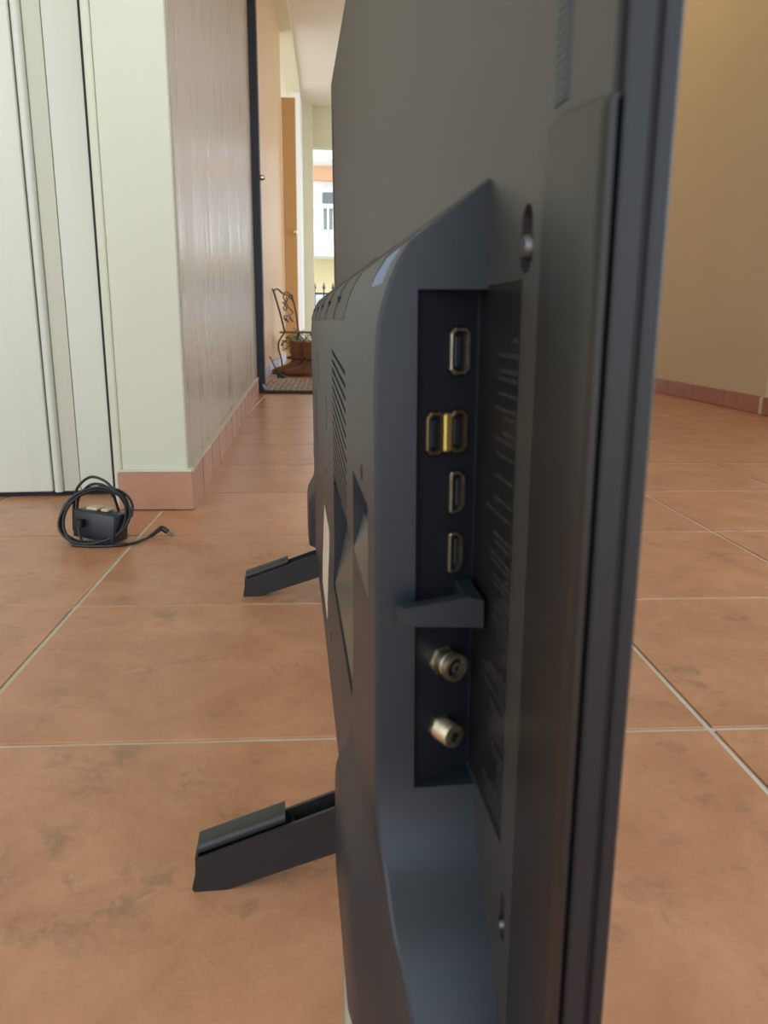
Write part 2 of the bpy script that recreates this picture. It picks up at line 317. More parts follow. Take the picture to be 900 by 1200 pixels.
# dark blue gate post
gp = tag(empty('gate_post', (-0.327, 3.60, 0)), 'narrow dark blue metal post standing at the end of the brushed plaster wall', 'post')
link('post', bx(-0.021, 0.021, -0.03, 0.035, 0.0, 2.6, bev=0.002), m_blue, gp)
link('strike_strip', bx(0.0212, 0.0225, -0.012, 0.012, 0.3, 2.3, bev=0.0004), m_bez, gp)
bm = bmesh.new(); lathe(bm, [(0.0, 0), (0.011, 0.0), (0.012, 0.01), (0.006, 0.02), (0.0, 0.022)][1:4], 12, Matrix.Translation((0.0225, 0.0, 0.92)) @ Matrix.Rotation(R(90), 4, 'Y'))
link('latch_knob', bm, m_chrome, gp, smooth=True)
for z in (1.25, 1.72): link('latch_plate', bx(0.0225, 0.0245, -0.008, 0.008, z, z+0.07, bev=0.0006), m_chrome, gp)
ws = tag(empty('door_holder', (-0.313, 3.50, 0)), 'small glossy blue door holder on the floor at the foot of the dark post', 'door holder')
bm = bmesh.new(); lathe(bm, [(0.010, 0), (0.021, 0.004), (0.021, 0.018), (0.012, 0.024)], 16, Matrix.Translation((0, 0.045, 0.021)) @ Matrix.Rotation(R(70), 4, 'Y') @ Matrix.Translation((0, 0, -0.012)))
link('wheel', bm, m_blue, ws, smooth=True)
link('foot', bx(-0.02, 0.025, 0.03, 0.06, 0.0, 0.008, bev=0.002), m_blue, ws)
db = tag(empty('doorstop', (-0.283, 4.36, 0)), 'small black rubber doorstop with a thin cord on the floor behind the mat', 'doorstop')
bm = bmesh.new(); prism(bm, [(-0.02, 0), (0.03, 0), (0.03, 0.012), (-0.012, 0.045), (-0.02, 0.042)], 'y', -0.02, 0.02); link('wedge', bm, m_cable, db)
bm = bmesh.new(); tube(bm, [(-0.012, 0, 0.04), (-0.035, 0, 0.075), (-0.060, 0, 0.13)], 0.0035, 6, 4); link('cord', bm, m_cable, db)
# second small knob on the far door
kn = empty('x'); bpy.data.objects.remove(kn)
bm = bmesh.new(); lathe(bm, [(0.010, 0), (0.018, 0.012), (0.014, 0.03), (0.006, 0.034)], 12, Matrix.Translation((-0.287, 6.46, 1.0)) @ Matrix.Rotation(R(90), 4, 'X'))
kk = link('door_knob', bm, m_chrome, bpy.data.objects['door_2'], smooth=True)

# door mat
mt = tag(empty('door_mat', (0.12, 3.92, 0)), 'woven grey-brown door mat with a dark front edge in the corridor', 'mat')
bm = bx(-0.455, 0.42, -0.385, 0.40, 0.0, 0.012, bev=0.002); link('mat_pad', bm, m_mat, mt)
link('mat_edge', bx(-0.46, 0.425, -0.40, -0.386, 0.0, 0.014, bev=0.002), m_matd, mt)
bm = bmesh.new()
for k in range(34):
    x = -0.44+k*0.0255; prism(bm, [(x, 0.0121), (x+0.004, 0.0150), (x+0.013, 0.0150), (x+0.017, 0.0121)], 'y', -0.375, 0.39)
tag(link('woven_ribs', bm, m_mat, mt), kind='stuff')

# ------------------------------------------------------------------ little iron chair, boots, plant
ch = tag(empty('iron_chair', (-0.226, 5.15, 0)), 'small wrought iron bistro chair with scroll back at the end of the corridor', 'chair')
def T(name, pts, r, m=m_iron, par=ch, n=6, s=6):
    bm = bmesh.new(); tube(bm, pts, r, s, n); return link(name, bm, m, par, smooth=True)
# back posts A (near) and B (far)
pa0, pa1 = Vector((-0.072, -0.10, 0.25)), Vector((-0.136, -0.12, 0.50))
pb0, pb1 = Vector((0.005, 0.13, 0.25)), Vector((-0.035, 0.12, 0.49))
T('back_post', [pa0, pa0.lerp(pa1, 0.5)+Vector((0.003, 0, 0)), pa1, pa1+Vector((-0.006, 0, 0.008))], 0.0062)
T('back_post', [pb0, pb0.lerp(pb1, 0.5)+Vector((0.006, 0, 0)), pb1], 0.0052)
def bk(s, t):   # s across the back, t up
    return pa0.lerp(pa1, t).lerp(pb0.lerp(pb1, t), s)
T('top_rail', [bk(0, 1), bk(0.25, 1.07), bk(0.5, 0.98), bk(0.72, 1.04), bk(0.93, 0.96), bk(1.0, 0.80)], 0.0058)
def sp_(c, rad, turns, sgn=1, st=0.0):
    return [bk(c[0]+sgn*rad[0]*(1-k/14)*math.cos(st+turns*2*math.pi*k/14), c[1]+rad[1]*(1-k/14)*math.sin(st+turns*2*math.pi*k/14)) for k in range(13)]
T('scroll', sp_((0.62, 0.86), (0.24, 0.13), 1.4), 0.0042, n=2)
T('scroll', [bk(0.55, 0.80), bk(0.62, 0.65), bk(0.86, 0.52), bk(0.55, 0.42), bk(0.22, 0.40), bk(0.25, 0.28)], 0.004)
T('scroll', sp_((0.38, 0.62), (0.18, 0.13), 1.2, -1, 1.2), 0.0036, n=2)
bm = bmesh.new()
for (s0, t0, s1, t1, w) in ((0.45, 0.78, 0.52, 0.60, 0.05), (0.58, 0.40, 0.74, 0.26, 0.06), (0.3, 0.36, 0.42, 0.24, 0.05)):
    a, b = bk(s0, t0), bk(s1, t1); mid = (a+b)/2; sd = (bk(1, 0.5)-bk(0, 0.5)).normalized()*w*0.25; nn = Vector((0.004, 0, 0.0))
    vs = [bm.verts.new(q) for q in (a-nn, mid+sd-nn, b-nn, mid-sd-nn, a+nn, mid+sd+nn, b+nn, mid-sd+nn)]
    bm.faces.new(vs[:4]); bm.faces.new(vs[4:][::-1])
    for q in range(4): bm.faces.new((vs[q], vs[(q+1) % 4], vs[4+(q+1) % 4], vs[4+q]))
link('iron_leaves', bm, m_iron, ch)
bm = bmesh.new(); prism(bm, [(-0.105, -0.13), (0.11, -0.10), (0.15, 0.02), (0.12, 0.14), (-0.01, 0.16), (-0.08, 0.05)], 'z', 0.243, 0.255); bmesh.ops.bevel(bm, geom=list(bm.edges), offset=0.002, segments=1, affect='EDGES'); link('seat', bm, m_seat, ch)
for pts in ([(-0.075, -0.11, 0.245), (-0.105, -0.12, 0.20), (-0.112, -0.12, 0.15), (-0.096, -0.12, 0.08), (-0.092, -0.13, 0.03), (-0.100, -0.135, 0.0)],
            [(0.005, 0.13, 0.245), (-0.004, 0.14, 0.19), (-0.008, 0.14, 0.12), (0.0, 0.14, 0.05), (-0.002, 0.15, 0.0)],
            [(0.09, -0.09, 0.245), (0.105, -0.10, 0.19), (0.092, -0.10, 0.10), (0.088, -0.10, 0.04), (0.10, -0.11, 0.0)],
            [(0.11, 0.12, 0.245), (0.13, 0.13, 0.19), (0.12, 0.13, 0.10), (0.12, 0.13, 0.04), (0.13, 0.14, 0.0)]):
    T('leg', pts, 0.0058)
T('stretcher', [(0.092, -0.10, 0.10), (0.115, 0.02, 0.12), (0.12, 0.13, 0.10)], 0.004)

def boot(loc, rz, label):
    t = tag(empty('boot', loc, rz), label, 'boot', 'pair of brown leather boots')
    bm = bmesh.new()
    # z, front (toe side, -x), back (+x), half width
    lv = [(0.010, -0.118, 0.088, 0.030), (0.020, -0.124, 0.092, 0.035), (0.034, -0.118, 0.092, 0.034), (0.046, -0.090, 0.090, 0.033), (0.058, -0.050, 0.088, 0.031),
          (0.072, -0.018, 0.087, 0.030), (0.092, 0.000, 0.088, 0.031), (0.115, 0.000, 0.090, 0.034), (0.150, -0.008, 0.094, 0.038), (0.190, -0.014, 0.096, 0.041), (0.205, -0.012, 0.098, 0.042)]
    rings = []
    for z, xf, xb, w in lv:
        ring = []
        for k in range(20):
            a = 2*math.pi*k/20; cx = math.cos(a); sx = math.sin(a)
            x = (xf+xb)/2 - (xb-xf)/2*cx; pw = (0.62 if cx > 0.3 and z < 0.05 else 1.0)
            ring.append((x, w*sx*(1 if z > 0.06 else (1-0.30*max(0, cx))), z + (0.010*math.cos(2*a) if z > 0.17 else 0)))
        rings.append(ring)
    loft(bm, rings); link('boot_leather', bm, m_boot, t, smooth=True)
    bm = bmesh.new()
    for z0, z1 in ((0.004, 0.0105),):
        rings = []
        for z in (z0, z1): rings.append([(-0.016-0.112*math.cos(2*math.pi*k/20), 0.036*math.sin(2*math.pi*k/20)*(1-0.25*max(0, math.cos(2*math.pi*k/20))), z) for k in range(20)])
        loft(bm, rings)
    link('sole', bm, m_sole, t); link('heel', bx(0.04, 0.09, -0.027, 0.027, 0, 0.0055, bev=0.002), m_sole, t)
    bm = bmesh.new(); tube(bm, [(0.03+0.058*math.cos(a), 0.034*math.sin(a), 0.104+0.006*math.sin(a)) for a in [2*math.pi*k/14 for k in range(14)]], 0.005, 6, 2, closed=True)
    link('strap', bm, m_sole, t, smooth=True)
    return t
boot((-0.243, 4.79, 0), R(3), 'farther of two brown leather boots, its toe nearest the left wall')
boot((-0.155, 4.66, 0), R(-4), 'nearer of two brown leather boots, half hidden behind the television')

pp = tag(empty('potted_plant', (-0.235, 5.52, 0)), 'leafy green plant in a terracotta pot behind the small iron chair', 'plant')
bm = bmesh.new(); lathe(bm, [(0.040, 0), (0.055, 0.10), (0.060, 0.10), (0.060, 0.118), (0.050, 0.118), (0.050, 0.108)], 20, Matrix.Translation((0, 0, 0))); link('pot', bm, m_pot, pp, smooth=True)
bm = bmesh.new(); lathe(bm, [(0.049, 0.100), (0.049, 0.110)], 16, Matrix.Translation((0, 0, 0))); link('soil', bm, m_soil, pp)
bm = bmesh.new()
for k in range(420):
    a = random.uniform(0, 6.28); rr = 0.105*math.sqrt(random.random()); z = 0.270-0.8*rr*rr/0.105-random.uniform(0, 0.09)
    c = Vector((rr*math.cos(a), rr*math.sin(a)*0.9, max(0.12, z))); d = Vector((math.cos(a), math.sin(a), random.uniform(-1, 0.4))).normalized(); s = d.cross(Vector((random.random()-.5, random.random()-.5, 1))).normalized()
    L_ = random.uniform(0.018, 0.034); w = L_*0.33
    vs = [bm.verts.new(q) for q in (c, c+d*L_*0.5+s*w, c+d*L_, c+d*L_*0.5-s*w)]; bm.faces.new(vs)
for k in range(14):
    a = random.uniform(0, 6.28); tube(bm, [(0, 0, 0.105), (0.03*math.cos(a), 0.03*math.sin(a), 0.18), (0.08*math.cos(a), 0.07*math.sin(a), 0.20)], 0.0015, 4, 3)
tag(link('foliage', bm, m_leaf, pp), kind='stuff')

# ------------------------------------------------------------------ street beyond the corridor
tag(link('street_ground', bx(-14, 16, 9.2, 60, -0.3, -0.02), m_paving), kind='structure')
tag(link('side_ground', bx(2.4, 16, -3, 9.2, -0.3, -0.02), m_paving), kind='structure')
hs = tag(empty('house', (0, 18, 0)), 'pale house across the street with a white balcony above a yellow wall', 'house')
link('lower_wall', bx(-4, 5, 0.0, 4, -0.05, 1.66), m_yel, hs)
link('balcony_slab', bx(-4, 5, -0.9, 0.2, 1.66, 2.18, bev=0.01), m_white, hs)
link('upper_wall', bx(-4, 5, 0.3, 4, 2.18, 3.33), m_white, hs)
link('gable_band', bx(-4, 5, 0.15, 4, 3.33, 3.62), m_peach, hs)
bm = bmesh.new(); prism(bm, [(-0.6, 3.62), (4, 3.62), (4, 4.2), (-0.6, 3.75)], 'x', -4.5, 5.5); link('roof', bm, m_white, hs)
wf = link('window', bx(-0.30, 1.2, 0.20, 0.31, 2.2, 3.20, bev=0.01), m_white, hs); link('pane', bx(-0.19, 1.1, 0.16, 0.22, 2.2, 3.08), m_glass, wf)
link('top_rail', bx(-4, 5, -0.86, -0.80, 2.62, 2.70, bev=0.01), m_white, hs); 
for k in range(46):
    x = -3.2+k*0.115+0.03
    o = link('baluster', bx(x-0.016, x+0.016, -0.85, -0.82, 2.18, 2.63), m_white, hs)
fe = tag(empty('iron_fence', (0, 11, 0)), 'black iron fence with pointed finials along the street', 'fence')
for z in (0.28, 0.69): link('rail', bx(-3, 3, -0.012, 0.012, z-0.012, z+0.012), m_black, fe)
for k in range(48):
    x = -3+k*0.125+0.02; bm = bmesh.new(); box(bm, x-0.009, x+0.009, -0.009, 0.009, 0.0, 0.74)
    lathe(bm, [(0.006, 0.74), (0.022, 0.765), (0.012, 0.80), (0.001, 0.84)], 6, Matrix.Translation((x, 0, 0))); link('paling', bm, m_black, fe)
car = tag(empty('car', (1.1, 13.6, 0)), 'silver car parked between the black fence and the house', 'car')
bm = bmesh.new(); prism(bm, [(-2.0, 0.22), (2.1, 0.22), (2.15, 0.65), (1.9, 0.80), (-1.0, 0.80), (-1.95, 0.62)], 'y', -0.8, 0.8); bmesh.ops.bevel(bm, geom=list(bm.edges), offset=0.05, segments=2, affect='EDGES'); link('body', bm, m_car, car, smooth=True)
bm = bmesh.new(); prism(bm, [(-1.1, 0.78), (1.8, 0.78), (1.3, 1.12), (-0.3, 1.12)], 'y', -0.68, 0.68); bmesh.ops.bevel(bm, geom=list(bm.edges), offset=0.05, segments=2, affect='EDGES'); link('cabin_glass', bm, m_carg, car, smooth=True)
for x in (-1.25, 1.35):
    for y in (-0.78, 0.62):
        bm = bmesh.new(); lathe(bm, [(0.2, 0), (0.31, 0.0), (0.31, 0.16), (0.2, 0.16)], 20, Matrix.Translation((x, y, 0.29)) @ Matrix.Rotation(R(-90), 4, 'X')); link('wheel', bm, m_black, car)

# ------------------------------------------------------------------ power adapter with coiled cable
ad = tag(empty('power_adapter', (-0.350, 1.104, 0), R(-23)), 'black power adapter with its cable coiled around it on the tiles by the white door', 'adapter')
bm = bmesh.new(); box(bm, -0.036, 0.036, 0.0, 0.034, 0.0055, 0.0465, bev=0.0028, seg=2, M=Matrix.Rotation(R(-3), 4, 'X') @ Matrix.Rotation(R(3.5), 4, 'Y')); link('adapter_body', bm, m_adap, ad, smooth=True)
bm = bmesh.new(); box(bm, -0.018, 0.002, 0.012, 0.030, 0.0465, 0.0510, bev=0.0015); box(bm, 0.006, 0.019, 0.014, 0.030, 0.0455, 0.0498, bev=0.0015); link('cable_tag', bm, m_tag, ad)
bm = bmesh.new(); box(bm, -0.023, -0.011, -0.009, 0.002, 0.024, 0.036, bev=0.0015); link('socket_plug', bm, m_cable, ad)
bm = bmesh.new(); tube(bm, [(-0.017, -0.007, 0.028), (-0.012, -0.012, 0.016), (-0.008, -0.012, 0.006), (-0.010, -0.010, 0.002), (-0.030, -0.006, 0.002), (-0.043, 0.0, 0.004)], 0.0019, 8, 6); link('short_lead', bm, m_cable, ad, smooth=True)
# coil
pts = []
NT = 5
for k in range(NT*16+1):
    a = 2*math.pi*k/16; t = k/(NT*16); j = math.sin(k*0.71)*0.0015
    rx = 0.0490+0.004*math.sin(a*0.37+1)-0.002*t; rz = 0.0375+0.003*math.sin(a*0.23)
    pts.append((-0.004+0.003*math.sin(a*0.5)+rx*math.cos(a)+j, 0.013+0.021*math.sin(a)+0.014*math.cos(a)+0.004*math.sin(a*0.61+0.5), 0.038+rz*math.sin(a)))
pts = [(x, y, max(0.0022, z)) for x, y, z in pts]
bm = bmesh.new(); tube(bm, pts, 0.0021, 8, 2); link('coiled_cable', bm, m_cable, ad, smooth=True)
bm = bmesh.new()
tube(bm, [(-0.046, 0.016, 0.012), (-0.044, 0.018, 0.050), (-0.036, 0.020, 0.077), (-0.014, 0.022, 0.094), (0.010, 0.022, 0.091), (0.027, 0.022, 0.078), (0.036, 0.030, 0.060), (0.036, 0.038, 0.035)], 0.0021, 8, 6)
tube(bm, [(-0.042, 0.020, 0.030), (-0.038, 0.022, 0.060), (-0.018, 0.024, 0.081), (0.004, 0.024, 0.084), (0.018, 0.022, 0.078), (0.021, 0.030, 0.062), (0.022, 0.038, 0.035)], 0.0021, 8, 6)
link('cable_loops', bm, m_cable, ad, smooth=True)
Mi = (Matrix.Translation(Vector((-0.350, 1.104, 0))) @ Matrix.Rotation(R(-23), 4, 'Z')).inverted()
W = lambda x, y, z: Mi @ Vector((x, y, z))
bm = bmesh.new(); tube(bm, [W(-0.375, 1.09, 0.0022), W(-0.345, 1.083, 0.0022), W(-0.305, 1.088, 0.0022), W(-0.288, 1.102, 0.0022), W(-0.2755, 1.120, 0.0035), W(-0.268, 1.132, 0.006)], 0.0021, 8, 6); link('output_cable', bm, m_cable, ad, smooth=True)
bm = bmesh.new(); tube(bm, [W(-0.272, 1.126, 0.0045), W(-0.2635, 1.136, 0.010), W(-0.2585, 1.141, 0.013), W(-0.2535, 1.141, 0.0105), W(-0.2495, 1.140, 0.0075)], [0.003, 0.0036, 0.0042, 0.0046, 0.0044], 8, 4); link('angled_plug', bm, m_cable, ad, smooth=True)
bm = bmesh.new(); tube(bm, [W(-0.2495, 1.140, 0.0075), W(-0.2415, 1.137, 0.0028)], 0.0022, 8); link('plug_tip', bm, m_dark_steel, ad, smooth=True)

# ------------------------------------------------------------------ television (local: x = u along the set, y = v across it, z = up)
LEAN, TA = R(0.75), R(2.95)
tdir = Vector((-math.sin(TA), math.cos(TA), 0)); w0 = Vector((math.cos(TA), math.sin(TA), 0)); Z = Vector((0, 0, 1))
wv = w0*math.cos(LEAN)+Z*math.sin(LEAN); uv = Z*math.cos(LEAN)-w0*math.sin(LEAN)
tv = empty('television')
# mirror-free basis: local x = -t, local y = w, local z = up  ->  use local x = -u
MT = Matrix((-tdir, -wv, uv)).transposed().to_4x4()
tv.matrix_world = MT
tag(tv, 'flat television standing on edge-on black legs, its back and port panel toward the left', 'television')
def U(u, v, z): return (-u, -v, z)                       # rotate the (u,v) plan by 180 degrees: (u,v)->(-u,-v)
def ubox(bm, u0, u1, v0, v1, z0, z1, **k): box(bm, -u1, -u0, -v1, -v0, z0, z1, **k)
def ub(*a, **k):
    bm = bmesh.new(); ubox(bm, *a, **k); return bm
def uprism_u(bm, pts, u0, u1):                            # pts (v,z) extruded along u
    prism(bm, [(-p[0], p[1]) for p in pts], 'x', -u1, -u0)
def uprism_z(bm, pts, z0, z1): prism(bm, [(-p[0], -p[1]) for p in pts], 'z', z0, z1)
def uprism_v(bm, pts, v0, v1): prism(bm, [(-p[0], p[1]) for p in pts], 'y', -v1, -v0)

VS = 0.0655; UN, UF = 0.1515, 1.1045; ZB, ZT = 0.048, 0.6165
# back sheet
sheet = link('back_sheet', ub(UN+0.0015, UF-0.0015, VS, VS+0.0036, ZB, ZT), m_sheet)
cb = bmesh.new()
def slot(bm, uc, z0, z1, r, r2):
    pts = [(uc+r*math.cos(a), z0+r*math.sin(a)) for a in [math.pi+math.pi*k/8 for k in range(9)]] + [(uc+r2*math.cos(a), z1+r2*math.sin(a)) for a in [math.pi*k/8 for k in range(9)]]
    uprism_v(bm, pts, VS-0.01, VS+0.0026)
slot(cb, 0.2042, 0.3368, 0.3435, 0.0060, 0.0046); slot(cb, 0.2015, 0.129, 0.1405, 0.0032, 0.0022)
slot(cb, 1.051, 0.3345, 0.3445, 0.0052, 0.0040)
ubox(cb, 0.2065, 0.262, VS-0.01, VS+0.0012, 0.157, 0.3295)          # recess for the port label
cut(sheet, cb, True); sheet.parent = tv
for (u, z, r) in ((0.2042, 0.3375, 0.0034), (0.2015, 0.131, 0.0020)):
    bm = bmesh.new(); lathe(bm, [(r, 0), (r, 0.0022), (r*0.75, 0.0034)], 16, Matrix.Translation(U(u, VS+0.0024, z)) @ Matrix.Rotation(R(-90), 4, 'X')); s_ = link('screw', bm, m_dark_steel, tv, smooth=True)
# frame: rear and front bezel halves with a shadow groove between
def ring_frame(name, v0, v1, g, m, w=0.012, bev=0.0006):
    par = []
    bm = bmesh.new()
    ubox(bm, UN-g, UN+w, v0, v1, ZB-g, ZT+g, bev=bev); ubox(bm, UF-w, UF+g, v0, v1, ZB-g, ZT+g, bev=bev)
    ubox(bm, UN+w, UF-w, v0, v1, ZT+g-w, ZT+g, bev=bev); ubox(bm, UN+w, UF-w, v0, v1, ZB-g, ZB+w, bev=bev)
    return link(name, bm, m, tv)
ring_frame('rear_bezel', VS+0.0013, 0.0722, 0.0022, m_bez)
ring_frame('bezel_gap', 0.0722, 0.0732, 0.0012, m_hole, bev=0)
ring_frame('front_bezel', 0.0732, 0.0768, 0.0026, m_bez, w=0.008)
link('screen', ub(UN+0.006, UF-0.006, 0.0700, 0.0756, ZB+0.006, ZT-0.006), m_screen, tv)
# raised side covers (near and far)
for mir in (False, True):
    f = (lambda u: 1.256-u) if mir else (lambda u: u)
    P = [(0.1975, 0.0657), (0.190, 0.0654), (0.182, 0.0651), (0.172, 0.0644), (0.160, 0.0638), (0.1535, 0.0634), (0.1512, 0.0636), (0.1502, 0.0642), (0.1502, 0.0655), (0.1550, 0.0658), (0.1975, 0.0672)]
    bm = bmesh.new(); rings = []
    for z, top in ((0.052, 0), (0.25, 0), (0.35, 0), (0.3585, 1), (0.3598, 2)):
        ring = []
        for (u, v) in P:
            zz = z + (0.0045*smoothstep(0.15, 0.185, u) if top else 0)
            vv = v + (0.0006 if top == 2 and v < 0.067 else 0)
            ring.append(U(f(u), vv, zz))
        rings.append(ring)
    loft(bm, rings); link('side_cover', bm, m_cover, tv, smooth=True)
    # ribbed strip above it
    bm = bmesh.new(); us = sorted((f(0.1775), f(0.1865))); ubox(bm, us[0], us[1], VS-0.0004, VS+0.001, 0.3655, 0.585, bev=0.0005)
    st = link('ribbed_strip', bm, m_hous, tv)
    bm = bmesh.new()
    for k in range(110): z = 0.367+k*0.00180; ubox(bm, us[0]+0.001, us[1]-0.001, VS-0.00052, VS-0.0003, z, z+0.0012)
    tag(link('strip_ribs', bm, m_hous, st), kind='stuff')

# rear housing
ZV = [(0.050, 0.0262), (0.10, 0.0266), (0.13, 0.0280), (0.155, 0.0292), (0.175, 0.0297), (0.2997, 0.0297), (0.3085, 0.0300), (0.3167, 0.0306), (0.3237, 0.0320), (0.3307, 0.0343), (0.3370, 0.0371), (0.3427, 0.0409), (0.3506, 0.0513), (0.3609, 0.0648)]
ZU = [(0.050, 0.188), (0.080, 0.194), (0.0932, 0.200), (0.103, 0.2065), (0.1132, 0.215), (0.123, 0.226), (0.1316, 0.2345), (0.142, 0.2395), (0.1539, 0.2425), (0.165, 0.244), (0.37, 0.244)]
UFH = 1.012
def vrear(u, z):
    v = interp(ZV, z)
    un = interp(ZU, z); d = u-un; df = (UFH+0.244-un)-u; d = min(d, df)
    if z < 0.155: v += (0.0105*smoothstep(0.155, 0.085, z))*(1-smoothstep(0.0, 0.055, d))
    uc = min(u, 1.256-u)
    b = smoothstep(0.205, 0.25, uc)*(1-smoothstep(0.338, 0.352, uc))*(1-smoothstep(0.105, 0.128, z))
    return v - 0.0075*b
zs = sorted(set([0.050, 0.058, 0.066, 0.074, 0.082, 0.090, 0.0965, 0.103, 0.1085, 0.1132, 0.118, 0.123, 0.1275, 0.1316, 0.137, 0.142, 0.148, 0.1539, 0.160, 0.168, 0.20, 0.25] + [a for a, _ in ZV if a > 0.2]))
nu = 40; rings = []
for z in zs:
    un = interp(ZU, z); uf = UFH+0.244-un
    us = [un+0.0012] + [un+0.0012 + (k/nu)**1.0*(uf-un-0.0024) for k in range(1, nu)] + [uf-0.0012]
    extra = [0.252, 0.337, 0.3445, 0.3525, 1.256-0.252, 1.256-0.337, 1.256-0.3445, 1.256-0.3525]
    us = sorted(us + extra)
    vE = min(VS+0.0006, vrear(us[0], z)+0.0012)
    ring = [U(un, VS+0.0008, z), U(un, vE, z)] + [U(u, vrear(u, z), z) for u in us] + [U(uf, vE, z), U(uf, VS+0.0008, z)]
    rings.append(ring)
bm = bmesh.new(); loft(bm, rings)
house = link('rear_housing', bm, m_hous, None, smooth=True)
cb = bmesh.new()
# port bay: slanted pocket in the near end face
uprism_z(cb, [(0.230, 0.0435), (0.2456, 0.0435), (0.2570, 0.0660), (0.2570, 0.075), (0.230, 0.075)], 0.155, 0.3285)
# notch on the sloping shoulder, for the painted sky sheen
ubox(cb, 0.2620, 0.302, 0.025, 0.0535, 0.3310, 0.37)
# vent slots (slanting)
for k in range(17):
    z = 0.3010-k*0.0056; sl = 0.0070+0.0006*k
    uprism_v(cb, [(0.512, z+0.0013), (0.512, z-0.0011), (0.378, z-sl-0.0011), (0.378, z-sl+0.0013)], 0.020, 0.0313)
# large recess and small recess
uprism_u(cb, [(0.02, 0.219), (0.041, 0.219), (0.041, 0.192), (0.0296, 0.140), (0.02, 0.140)], 0.343, 0.512)
uprism_u(cb, [(0.02, 0.2545), (0.039, 0.2545), (0.039, 0.238), (0.0350, 0.236), (0.0296, 0.217), (0.02, 0.217)], 0.268, 0.337)
# far vertical slots and small screw wells
ubox(cb, 0.848, 0.862, 0.02, 0.034, 0.165, 0.245)
ubox(cb, 0.60, 0.606, 0.02, 0.034, 0.235, 0.262); ubox(cb, 0.76, 0.768, 0.02, 0.034, 0.262, 0.290)
for (u, z) in ((0.518, 0.098), (0.442, 0.062), (0.291, 0.262), (0.62, 0.20)):
    lathe(cb, [(0.0035, 0), (0.0035, 0.010)], 12, Matrix.Translation(U(u, 0.034, z)) @ Matrix.Rotation(R(-90), 4, 'X'))
cut(house, cb, True); house.parent = tv
for k in range(17):
    z = 0.3010-k*0.0056; link('vent_hole', ub(0.5005, 0.5115, 0.02972, 0.0312, z-0.0018, z+0.0010), m_hole, tv)
# shoulder vent panels: ribbed inset fields on the slope, ten little louvres each
def slope_pt(z): return interp(ZV, z)
zl = [0.3195, 0.3255, 0.3307, 0.337, 0.3427, 0.350, 0.3565]
def shoulder_strip(name, u0, u1, h, m):
    bm = bmesh.new(); rr = []
    for u in (u0, u1): rr.append([U(u, slope_pt(z)-h, z+h*0.5) for z in zl] + [U(u, slope_pt(z)+0.0006, z) for z in zl[::-1]])
    loft(bm, rr); return link(name, bm, m, tv)
for u0, u1 in ((0.405, 0.492), (0.500, 0.610), (0.618, 0.740), (0.748, 0.860), (0.868, 0.985)):
    shoulder_strip('shoulder_vent', u0, u1, 0.0003, m_panel2)
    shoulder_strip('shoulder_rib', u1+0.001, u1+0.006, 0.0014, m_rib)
    q = (u0+u1)/2
    bm = bmesh.new(); ubox(bm, u1-0.012, u1-0.004, slope_pt(0.3307)-0.0016, slope_pt(0.3307)+0.003, 0.3295, 0.3335, bev=0.0004); link('vent_clip', bm, m_hole, tv)
bm = bmesh.new(); uprism_v(bm, [(0.3455, 0.142), (0.510, 0.142), (0.510, 0.1925), (0.3455, 0.1925)], 0, 1)  # thin plate carrying the painted reflection on the large ramp
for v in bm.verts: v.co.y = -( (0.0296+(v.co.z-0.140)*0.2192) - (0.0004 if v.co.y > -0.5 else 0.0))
link('recess_ramp_sheen', bm, m_ramp_sheen, tv)
bm = bmesh.new(); uprism_v(bm, [(0.270, 0.2185), (0.335, 0.2185), (0.335, 0.2355), (0.270, 0.2355)], 0, 1)  # same painted reflection on the small recess ledge
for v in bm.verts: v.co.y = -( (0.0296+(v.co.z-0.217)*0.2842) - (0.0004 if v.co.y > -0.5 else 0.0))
link('recess_ramp_sheen', bm, m_ramp_sheen, tv)
bm = bmesh.new(); uprism_u(bm, [(0.0533, 0.3315), (0.0348, 0.3315), (0.0372, 0.3364), (0.0411, 0.3422), (0.0514, 0.3502), (0.0533, 0.3517)], 0.3006, 0.3018); o = link('notch_sheen_plate', bm, m_notch_sheen, tv); o['label'] = 'pale blue plate painting the sky sheen inside the shoulder notch'  # added plate, sky sheen painted as pale blue
for (u, z0, z1, vv) in ((0.5113, 0.1945, 0.2185, 0.0402), (0.3363, 0.2385, 0.254, 0.0382)):
    link('recess_wall', ub(u, u+0.0006, 0.0300, vv, z0, z1), m_panel, tv)
bm = bmesh.new(); uprism_u(bm, [(0.0409, 0.1945), (0.0300, 0.1945), (0.0300, 0.1425)], 0.5113, 0.5119); link('recess_wall', bm, m_panel, tv)
bm = bmesh.new(); rr = []
for z in (0.088, 0.10, 0.13, 0.155, 0.160):
    v = interp(ZV, z); rr.append([U(0.578, v-0.0004, z), U(0.668, v-0.0004, z), U(0.668, v+0.0002, z), U(0.578, v+0.0002, z)])
loft(bm, rr); link('rating_sticker', bm, m_stick, tv)['label'] = 'cream paper rating sticker'

